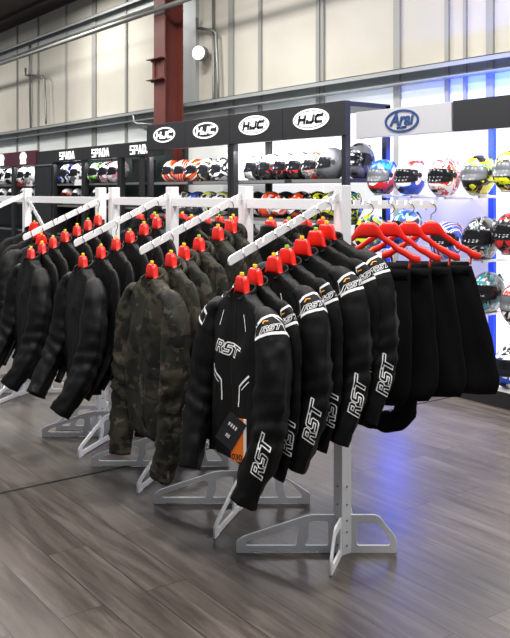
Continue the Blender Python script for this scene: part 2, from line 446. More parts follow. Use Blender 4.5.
def put(name, me, m, parent):
    o = bpy.data.objects.new(name, me); link(o, parent)
    if not me.materials: me.materials.append(m)
    o.material_slots[0].link = 'OBJECT'; o.material_slots[0].material = m
    return o
def helmet(x, y, zbase, rz, cols, label, group, scale=1.0, sc=6.0, kind='noise', peak=None, visor=None, rough=.22):
    hn[0] += 1
    t = thing('motorcycle_helmet', label, 'helmet', (x, y, zbase + HLOW * scale * 1.2 + .001), rz, group)
    t.scale = (scale * 1.04, scale * 1.04, scale * 1.2)
    m = helmet_mat(hn[0], cols, sc, kind, rough)
    put('shell', SHELL, m, t); put('visor_seal', SEAL, M_edge, t); put('visor', VISOR, visor or M_visor, t)
    put('chin_vent', VENT, M_edge, t); [put('visor_pivot', q, M_edge, t) for q in PIVOT]
    if peak: put('crown_spoiler', PEAK, peak, t)
    return t

# ------------------------------------------------------------------ display units
def bay(label, x0, x1, yf, dep, zt, zh, shelves, back, head, posts='LR', mp=M_fix, base=.12, deck=M_fix, lower=None, rear='LR', hd=.07, strip=True, mr=None, sidewall=False, head_w=None):
    g = .003
    t = thing('helmet_display', label, 'display unit', (x0, yf, 0))
    W = x1 - x0; pw = .055; mr = mr or mp
    obj('header', bx((g, 0, zh), ((head_w or W) - g, hd, zt), .003), head, t)
    for s in posts:
        a = g if s == 'L' else W - g - pw
        obj('post', bx((a, .01, 0), (a + pw, .07, zh - .001)), mp, t)
    for s in rear:
        a = g if s == 'L' else W - g - pw
        obj('post', bx((a, dep - .06, 0), (a + pw, dep, zt - .02)), mr, t)
    obj('frame_rail', bx((g, hd + .001, zt - .05), (W - g, dep, zt - .005)) if back is None or sidewall else bx((g, dep - .055, zt - .05), (W - g, dep - .001, zt - .019)), mp, t)
    for z in shelves:
        o = obj('shelf', bx((g + .001, .075, z - .035), (W - g - .001, dep - .065, z), .002), M_fix, t)
        obj('price_rail', bx((g + .06, .069, z - .034), (W - g - .06, .075, z - .004)), M_pipe, o)
    obj('base', bx((g, .0, 0), (W - g, dep - .07, base)), M_fix, t)
    if deck is not M_fix: obj('deck', bx((g, -.002, base + .001), (W - g, dep - .07, base + .03)), deck, t)
    if back is not None:
        obj('display_panel', bx((pw + g if 'L' in rear else g, dep - .045, base), (W - pw - g if 'R' in rear else W - g, dep - .02, zt - .055)), back, t)
    if strip: obj('light_strip', bx((.08, hd + .01, zh + .01), (W - .08, hd + .05, zh + .03)), M_strip, t)
    return t
def oval(rx, rz, n=48):
    return [(math.cos(2 * PI * k / n) * rx, math.sin(2 * PI * k / n) * rz) for k in range(n)]
def sticker(parent, name, me, m, x, y, z):
    o = obj(name, me, m, parent); o.location = (x, y, z); return o
GL = {'S': [(1, 1, 0, 1), (0, 1, 0, .5), (0, .5, 1, .5), (1, .5, 1, 0), (1, 0, 0, 0)], 'P': [(0, 0, 0, 1), (0, 1, 1, 1), (1, 1, 1, .45), (1, .45, 0, .45)],
      'A': [(0, 0, .5, 1), (.5, 1, 1, 0), (.2, .3, .8, .3)], 'D': [(0, 0, 0, 1), (0, 1, .7, 1), (.7, 1, 1, .7), (1, .7, 1, .3), (1, .3, .7, 0), (.7, 0, 0, 0)],
      'H': [(0, 0, 0, 1), (1, 0, 1, 1), (0, .5, 1, .5)], 'J': [(1, 1, 1, .2), (1, .2, .8, 0), (.8, 0, .0, 0), (0, 0, 0, .25)],
      'C': [(1, 1, .2, 1), (.2, 1, 0, .8), (0, .8, 0, .2), (0, .2, .2, 0), (.2, 0, 1, 0)]}
def block_mesh(word, w, h, st, gap, shear=0.0):
    bm = bmesh.new(); tot = len(word) * w + (len(word) - 1) * gap; x = -tot / 2
    for n_, ch in enumerate(word):
        for a, b, c, d in GL[ch]:
            p, q = Vector((a * (w - st), b * (h - st))), Vector((c * (w - st), d * (h - st))); dd = (q - p).normalized() * st / 2; nn = Vector((-dd.y, dd.x))
            p -= dd * .98; q += dd * .98
            vs = []
            for yy in (.004, -.004):
                for v in (p + nn, q + nn, q - nn, p - nn):
                    vx, vy = v.x + st / 2, v.y + st / 2 - h / 2
                    vs.append(bm.verts.new((x + vx + shear * vy, yy, vy)))
            bm.faces.new(vs[4:]); bm.faces.new(vs[3::-1])
            for k in range(4): bm.faces.new((vs[k], vs[(k + 1) % 4], vs[4 + (k + 1) % 4], vs[4 + k]))
        x += w + gap
    bmesh.ops.recalc_face_normals(bm, faces=bm.faces); return bm
HX = [-9.36, -8.445, -7.53, -6.615, -5.70]
YF, DEP = 5.2, .58
SH1, SH2 = 1.725, 1.335
which = ['leftmost black bay with a white oval logo, red column seen through it', 'second black oval-logo bay from the left, orange helmets on top shelf',
         'third black oval-logo bay from the left, white-red-black helmets on its shelf', 'right end black oval-logo bay with an open dark blue end frame']
for i in range(4):
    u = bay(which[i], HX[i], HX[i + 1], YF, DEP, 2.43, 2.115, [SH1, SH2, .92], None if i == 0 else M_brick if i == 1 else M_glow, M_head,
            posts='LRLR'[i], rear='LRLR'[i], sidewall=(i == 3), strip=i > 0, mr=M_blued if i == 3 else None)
    W = HX[i + 1] - HX[i]; zc = 2.29; xc = W * .5 - .02
    if i < 2:
        h = sticker(u, 'oval_ring', plate([oval(.255, .092), oval(.232, .074)], .006, UPRIGHT), M_logo, xc, -.004, zc)
        sticker(u, 'lettering', block_mesh('HJC', .110, .085, .023, .018, .25), M_logo, xc, -.004, zc)
    else:
        sticker(u, 'oval_ring', plate([oval(.262, .100)], .006, UPRIGHT), M_logo, xc, -.004, zc)
        sticker(u, 'oval_line', plate([oval(.236, .082), oval(.229, .076)], .006, UPRIGHT), M_head, xc, -.008, zc)
        sticker(u, 'lettering', block_mesh('HJC', .112, .088, .028, .012, .25), M_head, xc, -.008, zc)

# right side: white signed bay and black bay beside it
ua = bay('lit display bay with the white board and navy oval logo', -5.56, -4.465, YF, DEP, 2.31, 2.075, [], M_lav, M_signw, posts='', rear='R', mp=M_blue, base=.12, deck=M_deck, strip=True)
# the sign board of this bay stands slightly proud
sticker(ua, 'oval_ring', plate([oval(.195, .096), oval(.172, .080)], .006, UPRIGHT), M_navy, .56, -.004, 2.195)
sticker(ua, 'lettering', text_mesh('Arai', .150, .008, UPRIGHT, .28, .0035, 1.0), M_navy, .555, -.004, 2.207)
sticker(ua, 'small_lettering', text_mesh('HELMET', .026, .008, UPRIGHT, 0, .001, 1.2), M_navy, .56, -.004, 2.139)
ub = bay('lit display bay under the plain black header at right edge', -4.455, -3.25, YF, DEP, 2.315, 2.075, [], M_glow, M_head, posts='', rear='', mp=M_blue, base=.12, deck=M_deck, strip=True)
def holder(unit, x, y, z):                      # helmet arm reaching from the back panel
    ux, uy, _ = unit.location
    bm = bmesh.new()
    tube(bm, [(x - ux, DEP - .045, z - .02), (x - ux, y - uy, z - .02)], .012, 8)
    n = 20
    loft(bm, [[Vector((x - ux + math.cos(2 * PI * k / n) * .075, y - uy + math.sin(2 * PI * k / n) * .085, zz)) for k in range(n)] for zz in (z - .012, z - .001)], cap0=True, cap1=True)
    obj('helmet_holder', bm, M_deck, unit)

# left: white-lettered bays and maroon bays
YS = 5.45
SX = [-12.92, -11.76, -10.6, -9.44]
lab = ['leftmost black bay with white block lettering, orange and blue helmets', 'middle black block-lettered bay with green and pink helmets', 'rightmost black block-lettered bay with empty dark shelves']
for i in range(3):
    u = bay(lab[i], SX[i], SX[i + 1] if i < 2 else -9.98, YS, .5, 2.27, 2.075, [1.735, 1.40, .95], M_green, M_head, strip=False, head_w=None if i < 2 else 1.14)
    if i == 2: obj('divider', bx((.22, .09, 1.737), (.28, .43, 2.05)), M_fix, u)
    sticker(u, 'lettering', block_mesh('SPADA', .092, .120, .020, .022), M_logo, .60 if i < 2 else .62, -.005, 2.165)
MX = [-16.8, -15.74, -14.67, -13.6]
lab = ['maroon-headed bay at the left edge of the picture', 'maroon-headed bay with half a round white badge', 'maroon-headed bay with a whole round white badge beside the dark gap']
for i in range(3):
    u = bay(lab[i], MX[i], MX[i + 1], YS, .5, 2.30, 2.05, [1.735, 1.42, .95], M_green, M_maroon, strip=False)
    sticker(u, 'badge', plate([[(math.cos(2 * PI * k / 32) * .15, .02 + math.sin(2 * PI * k / 32) * .085) for k in range(32)]], .008, UPRIGHT), M_logo, .53, -.005, 2.18)
    sticker(u, 'badge_foot', plate([[(-.13, -.10), (.13, -.10), (.13, -.05), (-.13, -.05)]], .008, UPRIGHT), M_logo, .53, -.005, 2.18)
t = thing('tall_cabinet', 'plain black tall cabinet between maroon and white-lettered bays', 'cabinet', (-13.59, YS, 0))
obj('carcass', bx((.003, .02, 0), (.66, .5, 2.27)), M_fix, t); obj('door', bx((.02, 0, .1), (.33, .018, 2.0), .003), M_fix, t); obj('door', bx((.335, 0, .1), (.645, .018, 2.0), .003), M_fix, t)
obj('trim_rail', bx((.003, -.002, 2.03), (.66, .018, 2.05)), M_pipe, t)

# ------------------------------------------------------------------ helmets on display
BK, WH, GR, SI = (.012, .012, .013), (.82, .82, .84), (.12, .12, .13), (.42, .43, .45)
RD, OR, YL, GN, BL, PK, TL, GD = (.7, .02, .02), (.85, .07, .015), (.75, .8, .02), (.12, .5, .04), (.015, .07, .5), (.75, .2, .35), (.02, .22, .27), (.3, .2, .06)
ORD = ['first', 'second', 'third', 'fourth', 'fifth', 'sixth', 'seventh', 'eighth', 'ninth', 'tenth', 'eleventh', 'twelfth', 'thirteenth']
def row(pxs, y, z, where, group, rz=-.22, scale=1.0):
    for i, e in enumerate(pxs):
        px, cols, look = e[0], e[1], e[2]; kw = dict(e[3]) if len(e) > 3 else {}
        x, _ = ray_y(px, y)
        yaw = kw.pop('rz', rz + random.uniform(-.1, .1)); s = kw.pop('scale', scale)
        helmet(x, y, z, yaw, cols, '%s, %s from left on %s' % (look, ORD[i], where), group, scale=s, **kw)
OB = dict(sc=5, kind='wave')
row([(173, (OR, BK, OR, BK, WH), 'orange and black helmet', OB), (185, (OR, WH, BK, OR), 'orange helmet with white and black', OB),
     (197, (OR, BK, OR, GN, WH), 'orange helmet with green flash', OB), 
     (209.5, (BK, GD, SI, BK), 'black and silver helmet with gold crown'), (222, (WH, BK, WH, BK, SI), 'white and black patterned helmet'),
     (257, (SI, WH, GR, BK), 'silver helmet'), (271.5, (BK, BK, RD, WH, WH, WH), 'white helmet with black and red', dict(peak=M_visor, kind='zone', sc=14)),
     (286, (BK, BK, RD, WH, WH, WH), 'white helmet with black and red', dict(peak=M_visor, kind='zone', sc=14)), (300.5, (BK, BK, RD, WH, WH, WH), 'white helmet with black and red', dict(peak=M_visor, kind='zone', sc=14)),
     (315.5, (SI, GR, SI, OR, SI), 'silver grey helmet'), (332.5, (GR, GR, (.09, .09, .1)), 'matt dark grey helmet', dict(scale=.97, rough=.45))],
    5.42, SH1, 'the top oval-logo shelf', 'helmets on the top shelf under the oval logos', scale=.87)
helmet(-5.86, 5.54, SH1, .5, (BK, (.02, .02, .025), GR), 'large gloss black helmet inside the open blue end frame', 'helmets on the top shelf under the oval logos', scale=1.1, rough=.15)
row([(174, (SI, BK, WH), 'grey and white helmet'), (186, (GR, WH, BK, SI), 'silver and black helmet'), (198, (SI, BK, GR, BL), 'grey helmet'), (210, (WH, YL, BL, BK), 'white helmet with yellow crown'),
     (222.5, (SI, YL, WH, BK), 'silver helmet with yellow crown'), (257, (GR, WH, BK), 'grey and white helmet'), (271.5, (OR, OR, WH, BK), 'orange and white helmet'),
     (286, (OR, WH, OR, BK), 'orange helmet'), (301.5, (OR, OR, BK, WH), 'orange helmet with black'), (317.5, (BK, YL, BK), 'black and yellow helmet'), (334, (WH, BK, YL, SI), 'white and black helmet'),
     (351, (GR, YL, BK, TL), 'dark helmet with yellow flash', dict(rz=.4))],
    5.42, SH2, 'the second oval-logo shelf', 'helmets on the second shelf under the oval logos', scale=.88)
# suspended rows on the lit bays
def hrow(unit_of, lst, y, where, group):
    for i, e in enumerate(lst):
        px, py, cols, look = e[:4]; kw = dict(e[4]) if len(e) > 4 else {}
        p = at(px, py, y); un = ua if p.x < -4.47 else ub
        s = kw.pop('scale', 1.0); zb = p.z - HLOW * s * 1.2
        holder(un, p.x, y, zb)
        helmet(p.x, y, zb, kw.pop('rz', .15), cols, '%s, %s from left in %s' % (look, ORD[i], where), group, scale=s, **kw)
hrow(None, [(383, 177, (BK, RD, WH, BL, TL, BL), 'blue and white helmet with red chin flash', dict(sc=9, kind='zone', visor=M_clear)), (411, 177, (BL, BL, WH, WH, WH, RD), 'white helmet with red crown patch and blue', dict(sc=7, kind='zone')),
            (445, 177, (WH, RD, WH, RD, GD, BK), 'white and red tribal patterned helmet', dict(sc=9)), (479, 175, (YL, BK, YL, TL, YL, BK), 'yellow helmet with teal and black', dict(sc=12, kind='zone', visor=M_clear)),
            (511, 171, (YL, BK, YL, BK), 'yellow and black helmet', dict(sc=5, visor=M_clear))], 5.4, 'the upper lit row', 'helmets in the upper row of the lit bays')
hrow(None, [(370, 232, (YL, BK, TL, YL), 'yellow, black and teal helmet', dict(sc=5)), (407, 228, (BL, BL, TL, WH, BK), 'blue helmet', dict(sc=5)), (447, 240, (BL, WH, RD, WH, BL), 'blue helmet with red and white stripes', dict(sc=5, kind='wave')),
            (482, 238, (BK, BK, SI, BK, TL), 'black helmet with silver lettering pattern', dict(sc=12, scale=1.08)), (512, 233, (RD, BK, RD, BK), 'red and black helmet', dict(sc=5))], 5.4, 'the second lit row', 'helmets in the second row of the lit bays')
hrow(None, [(450, 300, (BK, GR, BK), 'black helmet', dict()), (488, 292, (TL, BK, GR, TL, SI), 'teal, grey and black helmet', dict(sc=9)), (519, 303, (RD, WH, BK, RD), 'red helmet with white and black', dict(sc=5, visor=M_clear))], 5.4, 'the third lit row', 'helmets in the third row of the lit bays')
p = at(512, 370, 5.3)
helmet(p.x, 5.3, .151, .2, (WH, BL, WH, SI, BK), 'white and blue helmet on the white deck at the right edge', 'helmets in the third row of the lit bays')
# far left units
row([(5, (WH, BK, WH), 'white and black helmet'), (14, (WH, SI, BK), 'white helmet with grey'), (26.5, (WH, BK, WH, RD), 'white helmet with black stripe'), (34.5, (WH, WH, SI), 'plain white helmet', dict(rz=-.6))],
    5.60, 1.737, 'the upper maroon bay shelf', 'helmets on the maroon bays')
row([(5, (WH, SI, WH), 'white helmet'), (14, (WH, WH, GR), 'white and grey helmet'), (26.5, (SI, BK, WH), 'silver and black helmet'), (34.5, (WH, SI, WH), 'white helmet with silver')],
    5.60, 1.422, 'the lower maroon bay shelf', 'helmets on the maroon bays', scale=.82)
row([(69, (BK, WH, BL, BK, WH), 'black, white and blue helmet', dict(sc=5)), (80, (WH, WH, GR), 'white helmet'), (99, (BK, GN, WH, BK), 'black and green helmet', dict(sc=7)), (109, (WH, PK, BK, WH), 'white helmet with pink', dict(sc=9)), (119, (WH, SI, PK, WH), 'white and silver helmet', dict(sc=9))],
    5.62, 1.737, 'the upper block-lettered bay shelf', 'helmets on the block-lettered bays')
row([(69, (YL, YL, OR, OR, WH, WH), 'orange and yellow helmet', dict(sc=6, kind='zone')), (80, (WH, WH, SI), 'white helmet'), (99, (BK, WH, GR, BK), 'black and white helmet')],
    5.62, 1.402, 'the lower block-lettered bay shelf', 'helmets on the block-lettered bays', scale=.85)
for px, py, m, lb in ((20.5, 182.5, M_redc, 'red price card on the maroon bay shelf'), (29.5, 181.5, M_whc, 'white price card on the maroon bay shelf'), (78, 181, M_whc, 'white price card on the block-lettered bay shelf')):
    p = at(px, py, YS + .063)
    tag(obj('price_card', bx((p.x - .13, p.y - .003, 1.70), (p.x + .13, p.y + .003, 1.79)), m), lb, 'card', 'price cards')

# ------------------------------------------------------------------ clothes racks
YR, TOP, BEAM = 2.548, 1.63, 1.545
ARM_L, ARM_DROP, ARM_Z = .585, .258, 1.578
def foot_mesh(L, a, long):
    if long:
        out = [(L, 0), (L, .052), (L - .03, .072), (.165, .162), (.13, .168), (.031, .168), (.031, .0), (.10, 0), (.10, .006), (L - .06, .006), (L - .06, 0)]
        k = (L - .06)
        h1 = [(L - .04, .032), (L - .045, .052), (.215, .122), (.19, .11), (.205, .032)]
        h2 = [(.062, .032), (.062, .14), (.13, .142), (.155, .128), (.15, .07), (.172, .032)]
        loops = [out, round_loop(h1, .01), round_loop(h2, .012)]
    else:
        out = [(L, 0), (L, .058), (L - .012, .078), (L - .075, .158), (L - .095, .168), (.031, .168), (.031, 0)]
        loops = [out, round_loop([(L - .028, .032), (L - .028, .06), (L - .085, .132), (.062, .136), (.062, .032)], .014)]
    loops[0] = round_loop(loops[0], .008, 3)
    m = Matrix.Rotation(a, 4, 'Z') @ UPRIGHT
    return plate(loops, .008, m, .001)
def arm_profile(L, drop, notches, hgt=.036):
    top = []; nw = .0055 if drop > .02 else .010
    for s in sorted(notches):
        top += [(s - nw, .5), (s - nw, -.02), (s + nw, -.02), (s + nw, .5)]
    out = [(0, -.5)] + [(0, .5)] + top + [(L - .008, .5), (L, .3), (L, -.3), (L - .008, -.5)]
    return [(s, -drop * s / L + hgt * q) for s, q in out]
def fill(hs, L):                                # slots in use plus empty ones between
    out = sorted(hs); pitch = .055; k = .035
    for q in [.03 + pitch * n for n in range(int((L - .05) / pitch))]:
        if all(abs(q - h) > .026 for h in out): out.append(q)
    return sorted(out)
def rack(label, xs, feet, arms, beams):
    t = thing('garment_rack', label, 'clothes rack', (xs[0], YR, 0))
    for i, x in enumerate(xs):
        lx = x - xs[0]
        bm = bmesh.new(); box(bm, (lx - .028, -.028, .0), (lx + .028, .028, TOP), .003)
        po = obj('post', bm, M_white, t)
        bm = bmesh.new()
        for z in (.04, .10, .15, .22, .30):
            for sx, sy in ((0, -1), (1, 0)):
                c = Vector((lx + sx * .0285, sy * .0285, z))
                tube(bm, [c, c + Vector((sx, sy, 0)) * .002], .005, 8)
        obj('bolts', bm, M_pipe, po).name = 'bolt_row'
        for (a, L, lg) in feet[i]:
            f = obj('foot', foot_mesh(L, a, lg), M_white, t); f.location = (lx, 0, .0)
        for (a, L, drop, hs) in arms[i]:
            me = plate([arm_profile(L, drop, fill(hs, L))], .008, Matrix.Rotation(a, 4, 'Z') @ UPRIGHT, .001)
            o = obj('waterfall_arm' if drop > .02 else 'straight_arm', me, M_arm, t)
            o.location = (lx + math.cos(a) * .029, math.sin(a) * .029, ARM_Z if a == FR else BEAM)
    for (a, b) in beams:
        obj('beam', bx((a - xs[0], -.015, BEAM - .028), (b - xs[0], .015, BEAM + .022), .002), M_white, t)
    return t
A1 = math.atan2(-.806, -.592); B1 = math.atan2(-.807, .591); A2 = math.atan2(.806, .592); B2 = math.atan2(.807, -.591)
PX = [-2.81, -3.545, -4.28, -5.02]
FR, BA = -PI / 2, PI / 2
feet = [[(A1, .47, True), (B1, .245, False), (A2, .24, False), (B2, .24, False)]] + [[(A1, .47, True), (B1, .47, True), (A2, .33, True), (B2, .30, True)]] * 3
YMAX = 2.455
def ys_of(px, x): return [min(YMAX - .012 * (len(px) - 1 - i) * (1 if y_on_x(p, x) > YMAX else 0), y_on_x(p, x)) for i, p in enumerate(px)]
HEADS = [ys_of([242, 255, 274, 287, 302, 316, 329], PX[0]), ys_of([152, 171, 184, 199, 218, 232], PX[1]), ys_of([83, 101, 116, 130, 144, 157], PX[2]), ys_of([31, 42, 53, 65, 77, 88, 98], PX[3])]
TROUS = [y_on_x(p, PX[0]) for p in (368, 389, 409, 431)]
BACKS = [TROUS, [3.07, 2.95, 2.83, 2.71], [3.08, 2.98, 2.88, 2.78, 2.68], [3.07, 2.96, 2.85, 2.74]]
SIDE, LEFT = [.44, .34, .22], [1.98, 2.06, 2.14]
fs = lambda ys: [YR - .029 - y for y in ys]
bs = lambda ys: [y - YR - .029 for y in ys]
arms = [[(FR, ARM_L, ARM_DROP, fs(f)), (BA, .585, .006, bs(b))] for f, b in zip(HEADS, BACKS)]
rack('long white four-post rack with feather-edged feet under the jackets', PX, feet, arms,
     [(b + .029, a - .029) for a, b in zip(PX, PX[1:])])
RX = [-5.215, -6.53, -7.9]
rack('white rack standing further left behind the long rack', RX, [[(A1, .30, True), (B2, .3, True)], [(A1, .47, True), (B1, .47, True), (A2, .33, True), (B2, .3, True)], [(A1, .47, True), (B1, .47, True), (B2, .3, True)]],
     [[], [(FR, ARM_L, ARM_DROP, fs(LEFT)), (BA, .585, .006, []), (-.15, .50, .20, SIDE)], [(FR, ARM_L, ARM_DROP, [])]], [(b + .029, a - .029) for a, b in zip(RX, RX[1:])])

# ------------------------------------------------------------------ hanger
def make_hanger(label, wide):
    t = thing('clothes_hanger', label, 'hanger')
    bm = bmesh.new(); rings = []
    R = .235 if wide else .118
    n = 34; m = 14
    for i in range(n + 1):
        x = -R + 2 * R * i / n; ax = abs(x)
        if wide: tab = [(0, -.082, -.150, .016), (.030, -.082, -.150, .016), (.044, -.098, -.152, .016), (.075, -.145, -.175, .016), (.15, -.195, -.228, .020), (.21, -.225, -.265, .024), (.235, -.236, -.264, .018)]
        else: tab = [(0, -.090, -.164, .016), (.026, -.090, -.164, .016), (.032, -.102, -.164, .016), (.043, -.152, -.170, .013), (.07, -.184, -.202, .009), (.12, -.212, -.232, .008)]
        zt, zb_, d = interp(tab, ax)
        zc, hh = (zt + zb_) / 2, (zt - zb_) / 2
        e = .55
        rings.append([Vector((x, d * math.copysign(abs(math.cos(2 * PI * k / m)) ** e, math.cos(2 * PI * k / m)), zc + hh * math.copysign(abs(math.sin(2 * PI * k / m)) ** e, math.sin(2 * PI * k / m)))) for k in range(m)])
    loft(bm, rings, cap0=True, cap1=True); bmesh.ops.recalc_face_normals(bm, faces=bm.faces)
    b = obj('shoulders', bm, M_red, t, True)
    if wide:
        bm = bmesh.new(); tube(bm, [(-.19, 0, -.245), (-.185, 0, -.285), (-.17, 0, -.288), (.17, 0, -.288), (.185, 0, -.285), (.19, 0, -.245)], .006, 8)
        obj('trouser_bar', bm, M_red, t, True)
    bm = bmesh.new(); box(bm, (-.007, -.007, -.0895), (.007, .007, -.076), .002)
    obj('size_clip', bm, M_yel, t)
    bm = bmesh.new(); r = .024; cz = -.0205
    pts = [(0, 0, -.074), (0, 0, cz - r - .006)] + [(r * math.cos(a), 0, cz + r * math.sin(a)) for a in [(-70 + 270 * k / 18) * PI / 180 for k in range(19)]]
    tube(bm, pts, .0022, 6)
    obj('hook', bm, M_hook, t, True)
    return t

# ------------------------------------------------------------------ jackets
NA = 56
def nz(x, y, z): return noise.noise(Vector((x, y, z)))
def torso_mesh(st, seed):
    hem = st['hem']; tk = st['thick']
    #      z      a     b     cy
    tab = [(hem, .222 * st['w'], 1.0, 0), (hem + .2, .228 * st['w'], 1.08, -.004), (-.52, .222, 1.08, -.006), (-.40, .214, 1.04, -.006), (-.335, .213, 1.0, -.002), (-.285, .212, .96, .0), (-.245, .203, .92, .001),
           (-.215, .180, .88, .002), (-.19, .140, .86, .002), (-.172, .098, .9, .002), (-.157, .076, .95, .002)]
    nr = 58; rings = []
    for i in range(nr + 1):
        s = i / nr; z = hem + (-.157 - hem) * (1 - (1 - s) ** 1.35)
        a, b, cy = interp(tab, z); b *= tk
        ring = []
        for k in range(NA):
            t = 2 * PI * k / NA; c, sn = math.cos(t), math.sin(t)
            e = .72
            x = a * math.copysign(abs(c) ** e, c); y = b * math.copysign(abs(sn) ** e, sn)
            low = max(0, min(1, (-.25 - z) / .3))
            f = .013 * nz(x * 7 + seed, y * 9, z * 2.6) + .005 * nz(x * 16 + seed, y * 20, z * 8 + seed)
            rg = (1 - abs(nz(x * 6 + z * 2.2 * (1 if x > 0 else -1) + seed, sn * 2, z * 2.4))) ** 4
            f += .012 * (rg - .35)
            f += low * .004 * math.sin(t * 6 + seed + 2 * nz(seed, z * 4, 0)) 
            f *= st['fold'] * max(.2, min(1, (-.2 - z) / .15))
            # open front edge: groove at the zip
            fr = math.exp(-((x) / .012) ** 2) if sn < 0 else 0
            ring.append(Vector((x + c * f * .6, y + math.copysign(abs(sn) ** .5, sn) * f + cy + fr * .006, z + (.012 * nz(x * 5 + seed, 3, 1) * (1 - s) ** 3))))
        rings.append(ring)
    r0 = rings[0]
    inner = [[Vector((p.x * .95, p.y * .8, p.z + .004)) for p in r0], [Vector((p.x * .93, p.y * .75, p.z + .08)) for p in r0]]
    inner.reverse()
    bm = bmesh.new(); loft(bm, inner + rings)
    bmesh.ops.recalc_face_normals(bm, faces=bm.faces)
    return bm
def sleeve_path(st, s):
    L = st['sleeve']
    f = st.get('fwd', .15) / .165
    ex = st.get('bow', .0)
    P = [(.150, 0, -.224), (.196, -.003 * f, -.240), (.230, -.008 * f, -.290), (.247 + ex * .4, -.018 * f, -.40), (.254 + ex, -.040 * f, -.58), (.250 + ex, -.090 * f, -.58 + (L + .58) * .48), (.222 + ex * .6, -.165 * f, L)]
    return [Vector((s * x, y, z)) for x, y, z in P]
def sleeve_mesh(st, s, seed):
    P = [tuple(p) for p in sleeve_path(st, s)]
    pts = [Vector(p) for p in catmull(P, 11)]
    k_ = st['fat']; n = len(pts); rings = []; m = 28
    ra = [(0, .026), (.08, .044), (.18, .062), (.32, .070), (.5, .067), (.75, .058), (1, .047)]
    rb = [(0, .024), (.08, .032), (.18, .040), (.32, .044), (.5, .044), (.75, .040), (1, .034)]
    acc = [0.0]
    for a, b in zip(pts, pts[1:]): acc.append(acc[-1] + (b - a).length)
    for i, p in enumerate(pts):
        t = (pts[min(i + 1, n - 1)] - pts[max(i - 1, 0)]).normalized()
        Lx = t.cross(Vector((0, 1, 0))).normalized() * s; D = Lx.cross(t).normalized()
        if D.y > 0: D = -D
        q = acc[i] / acc[-1]; A = interp(ra, q)[0] * (1 + (k_ - 1) * .35); B = interp(rb, q)[0] * k_
        groove = 1 - .05 * math.exp(-((q - .40) / .010) ** 2) - .05 * math.exp(-((q - .93) / .010) ** 2)
        elbow = math.exp(-((q - .60) / .16) ** 2)
        ring = []
        for k in range(m):
            g = 2 * PI * k / m; c, sn = math.cos(g), math.sin(g)
            f = .011 * nz(acc[i] * 8 + seed, c * 1.2, sn * 1.2 + s) + .004 * nz(acc[i] * 22 + seed * 2, c * 1.6, sn * 1.6)
            f += elbow * .005 * math.sin(acc[i] * 85 + 2.5 * c + seed)
            rg = (1 - abs(nz(acc[i] * 6 + c * 1.5 + seed, c * 1.6 + acc[i] * 3, sn * 1.6 + s * 2))) ** 4
            f += .011 * (rg - .35)
            f *= st['fold'] * min(1, q * 5)
            sn = math.copysign(abs(sn) ** 1.2, sn)
            ring.append(p + Lx * c * (A * groove + f) - D * -sn * (B * groove + f * .8))
        rings.append(ring)
    last = rings[-1]; cen = sum(last, Vector()) / len(last); tt = (pts[-1] - pts[-2]).normalized()
    rings += [[cen + (v - cen) * .86 - tt * .002 for v in last], [cen + (v - cen) * .8 - tt * .06 for v in last]]
    bm = bmesh.new(); loft(bm, rings, cap0=True, cap1=True); bmesh.ops.recalc_face_normals(bm, faces=bm.faces)
    return bm, pts, acc
def collar_mesh(st):
    bm = bmesh.new(); n = 30; gap = st.get('gap', .9); rings = []
    hgt = st.get('collar', .032)
    for j in range(6):
        v = j / 5; r = []
        for i in range(n + 1):
            a = -PI / 2 + gap / 2 * (1 + .9 * v) + (2 * PI - gap * (1 + .9 * v)) * i / n
            r.append(Vector((math.cos(a) * (.076 - .004 * v), math.sin(a) * (.0365 - .001 * v) * st['thick'] / .034 + .002, -.178 + (hgt + .004) * v + .022 * v * math.sin(a))))
        rings.append(r)
    outer = [[p * 1.0 + Vector((p.x, p.y, 0)).normalized() * .0045 for p in r] for r in rings]
    loft(bm, rings, close=False); loft(bm, outer[::-1], close=False)
    loft(bm, [rings[-1], outer[-1]], close=False)
    for e in (0, -1): 
        loft(bm, [[r[e] for r in rings], [r[e] for r in outer]], close=False)
    bmesh.ops.remove_doubles(bm, verts=bm.verts, dist=1e-5)
    bmesh.ops.recalc_face_normals(bm, faces=bm.faces)
    return bm
def hood_mesh():
    bm = bmesh.new(); P = []
    for i in range(13):
        a = -.35 + (PI + .7) * i / 12
        P.append((math.cos(a) * .088, math.sin(a) * .020 + .024, -.160 - .015 * math.cos(2 * a) - (0.03 if i in (0, 12) else 0)))
    rings = []; n = 16
    for i, p in enumerate(P):
        p = Vector(p); q = i / 12; r = .03 * math.sin(PI * (.12 + .76 * q)) ** .6
        t = (Vector(P[min(i + 1, 12)]) - Vector(P[max(i - 1, 0)])).normalized()
        s = t.cross(Vector((0, 0, 1))).normalized()
        rings.append([p + s * math.cos(2 * PI * k / n) * r * .62 + Vector((0, 0, 1)) * math.sin(2 * PI * k / n) * r * 1.25 * (1 + .15 * nz(i, k * .7, 0)) for k in range(n)])
    loft(bm, rings, cap0=True, cap1=True); bmesh.ops.recalc_face_normals(bm, faces=bm.faces); return bm

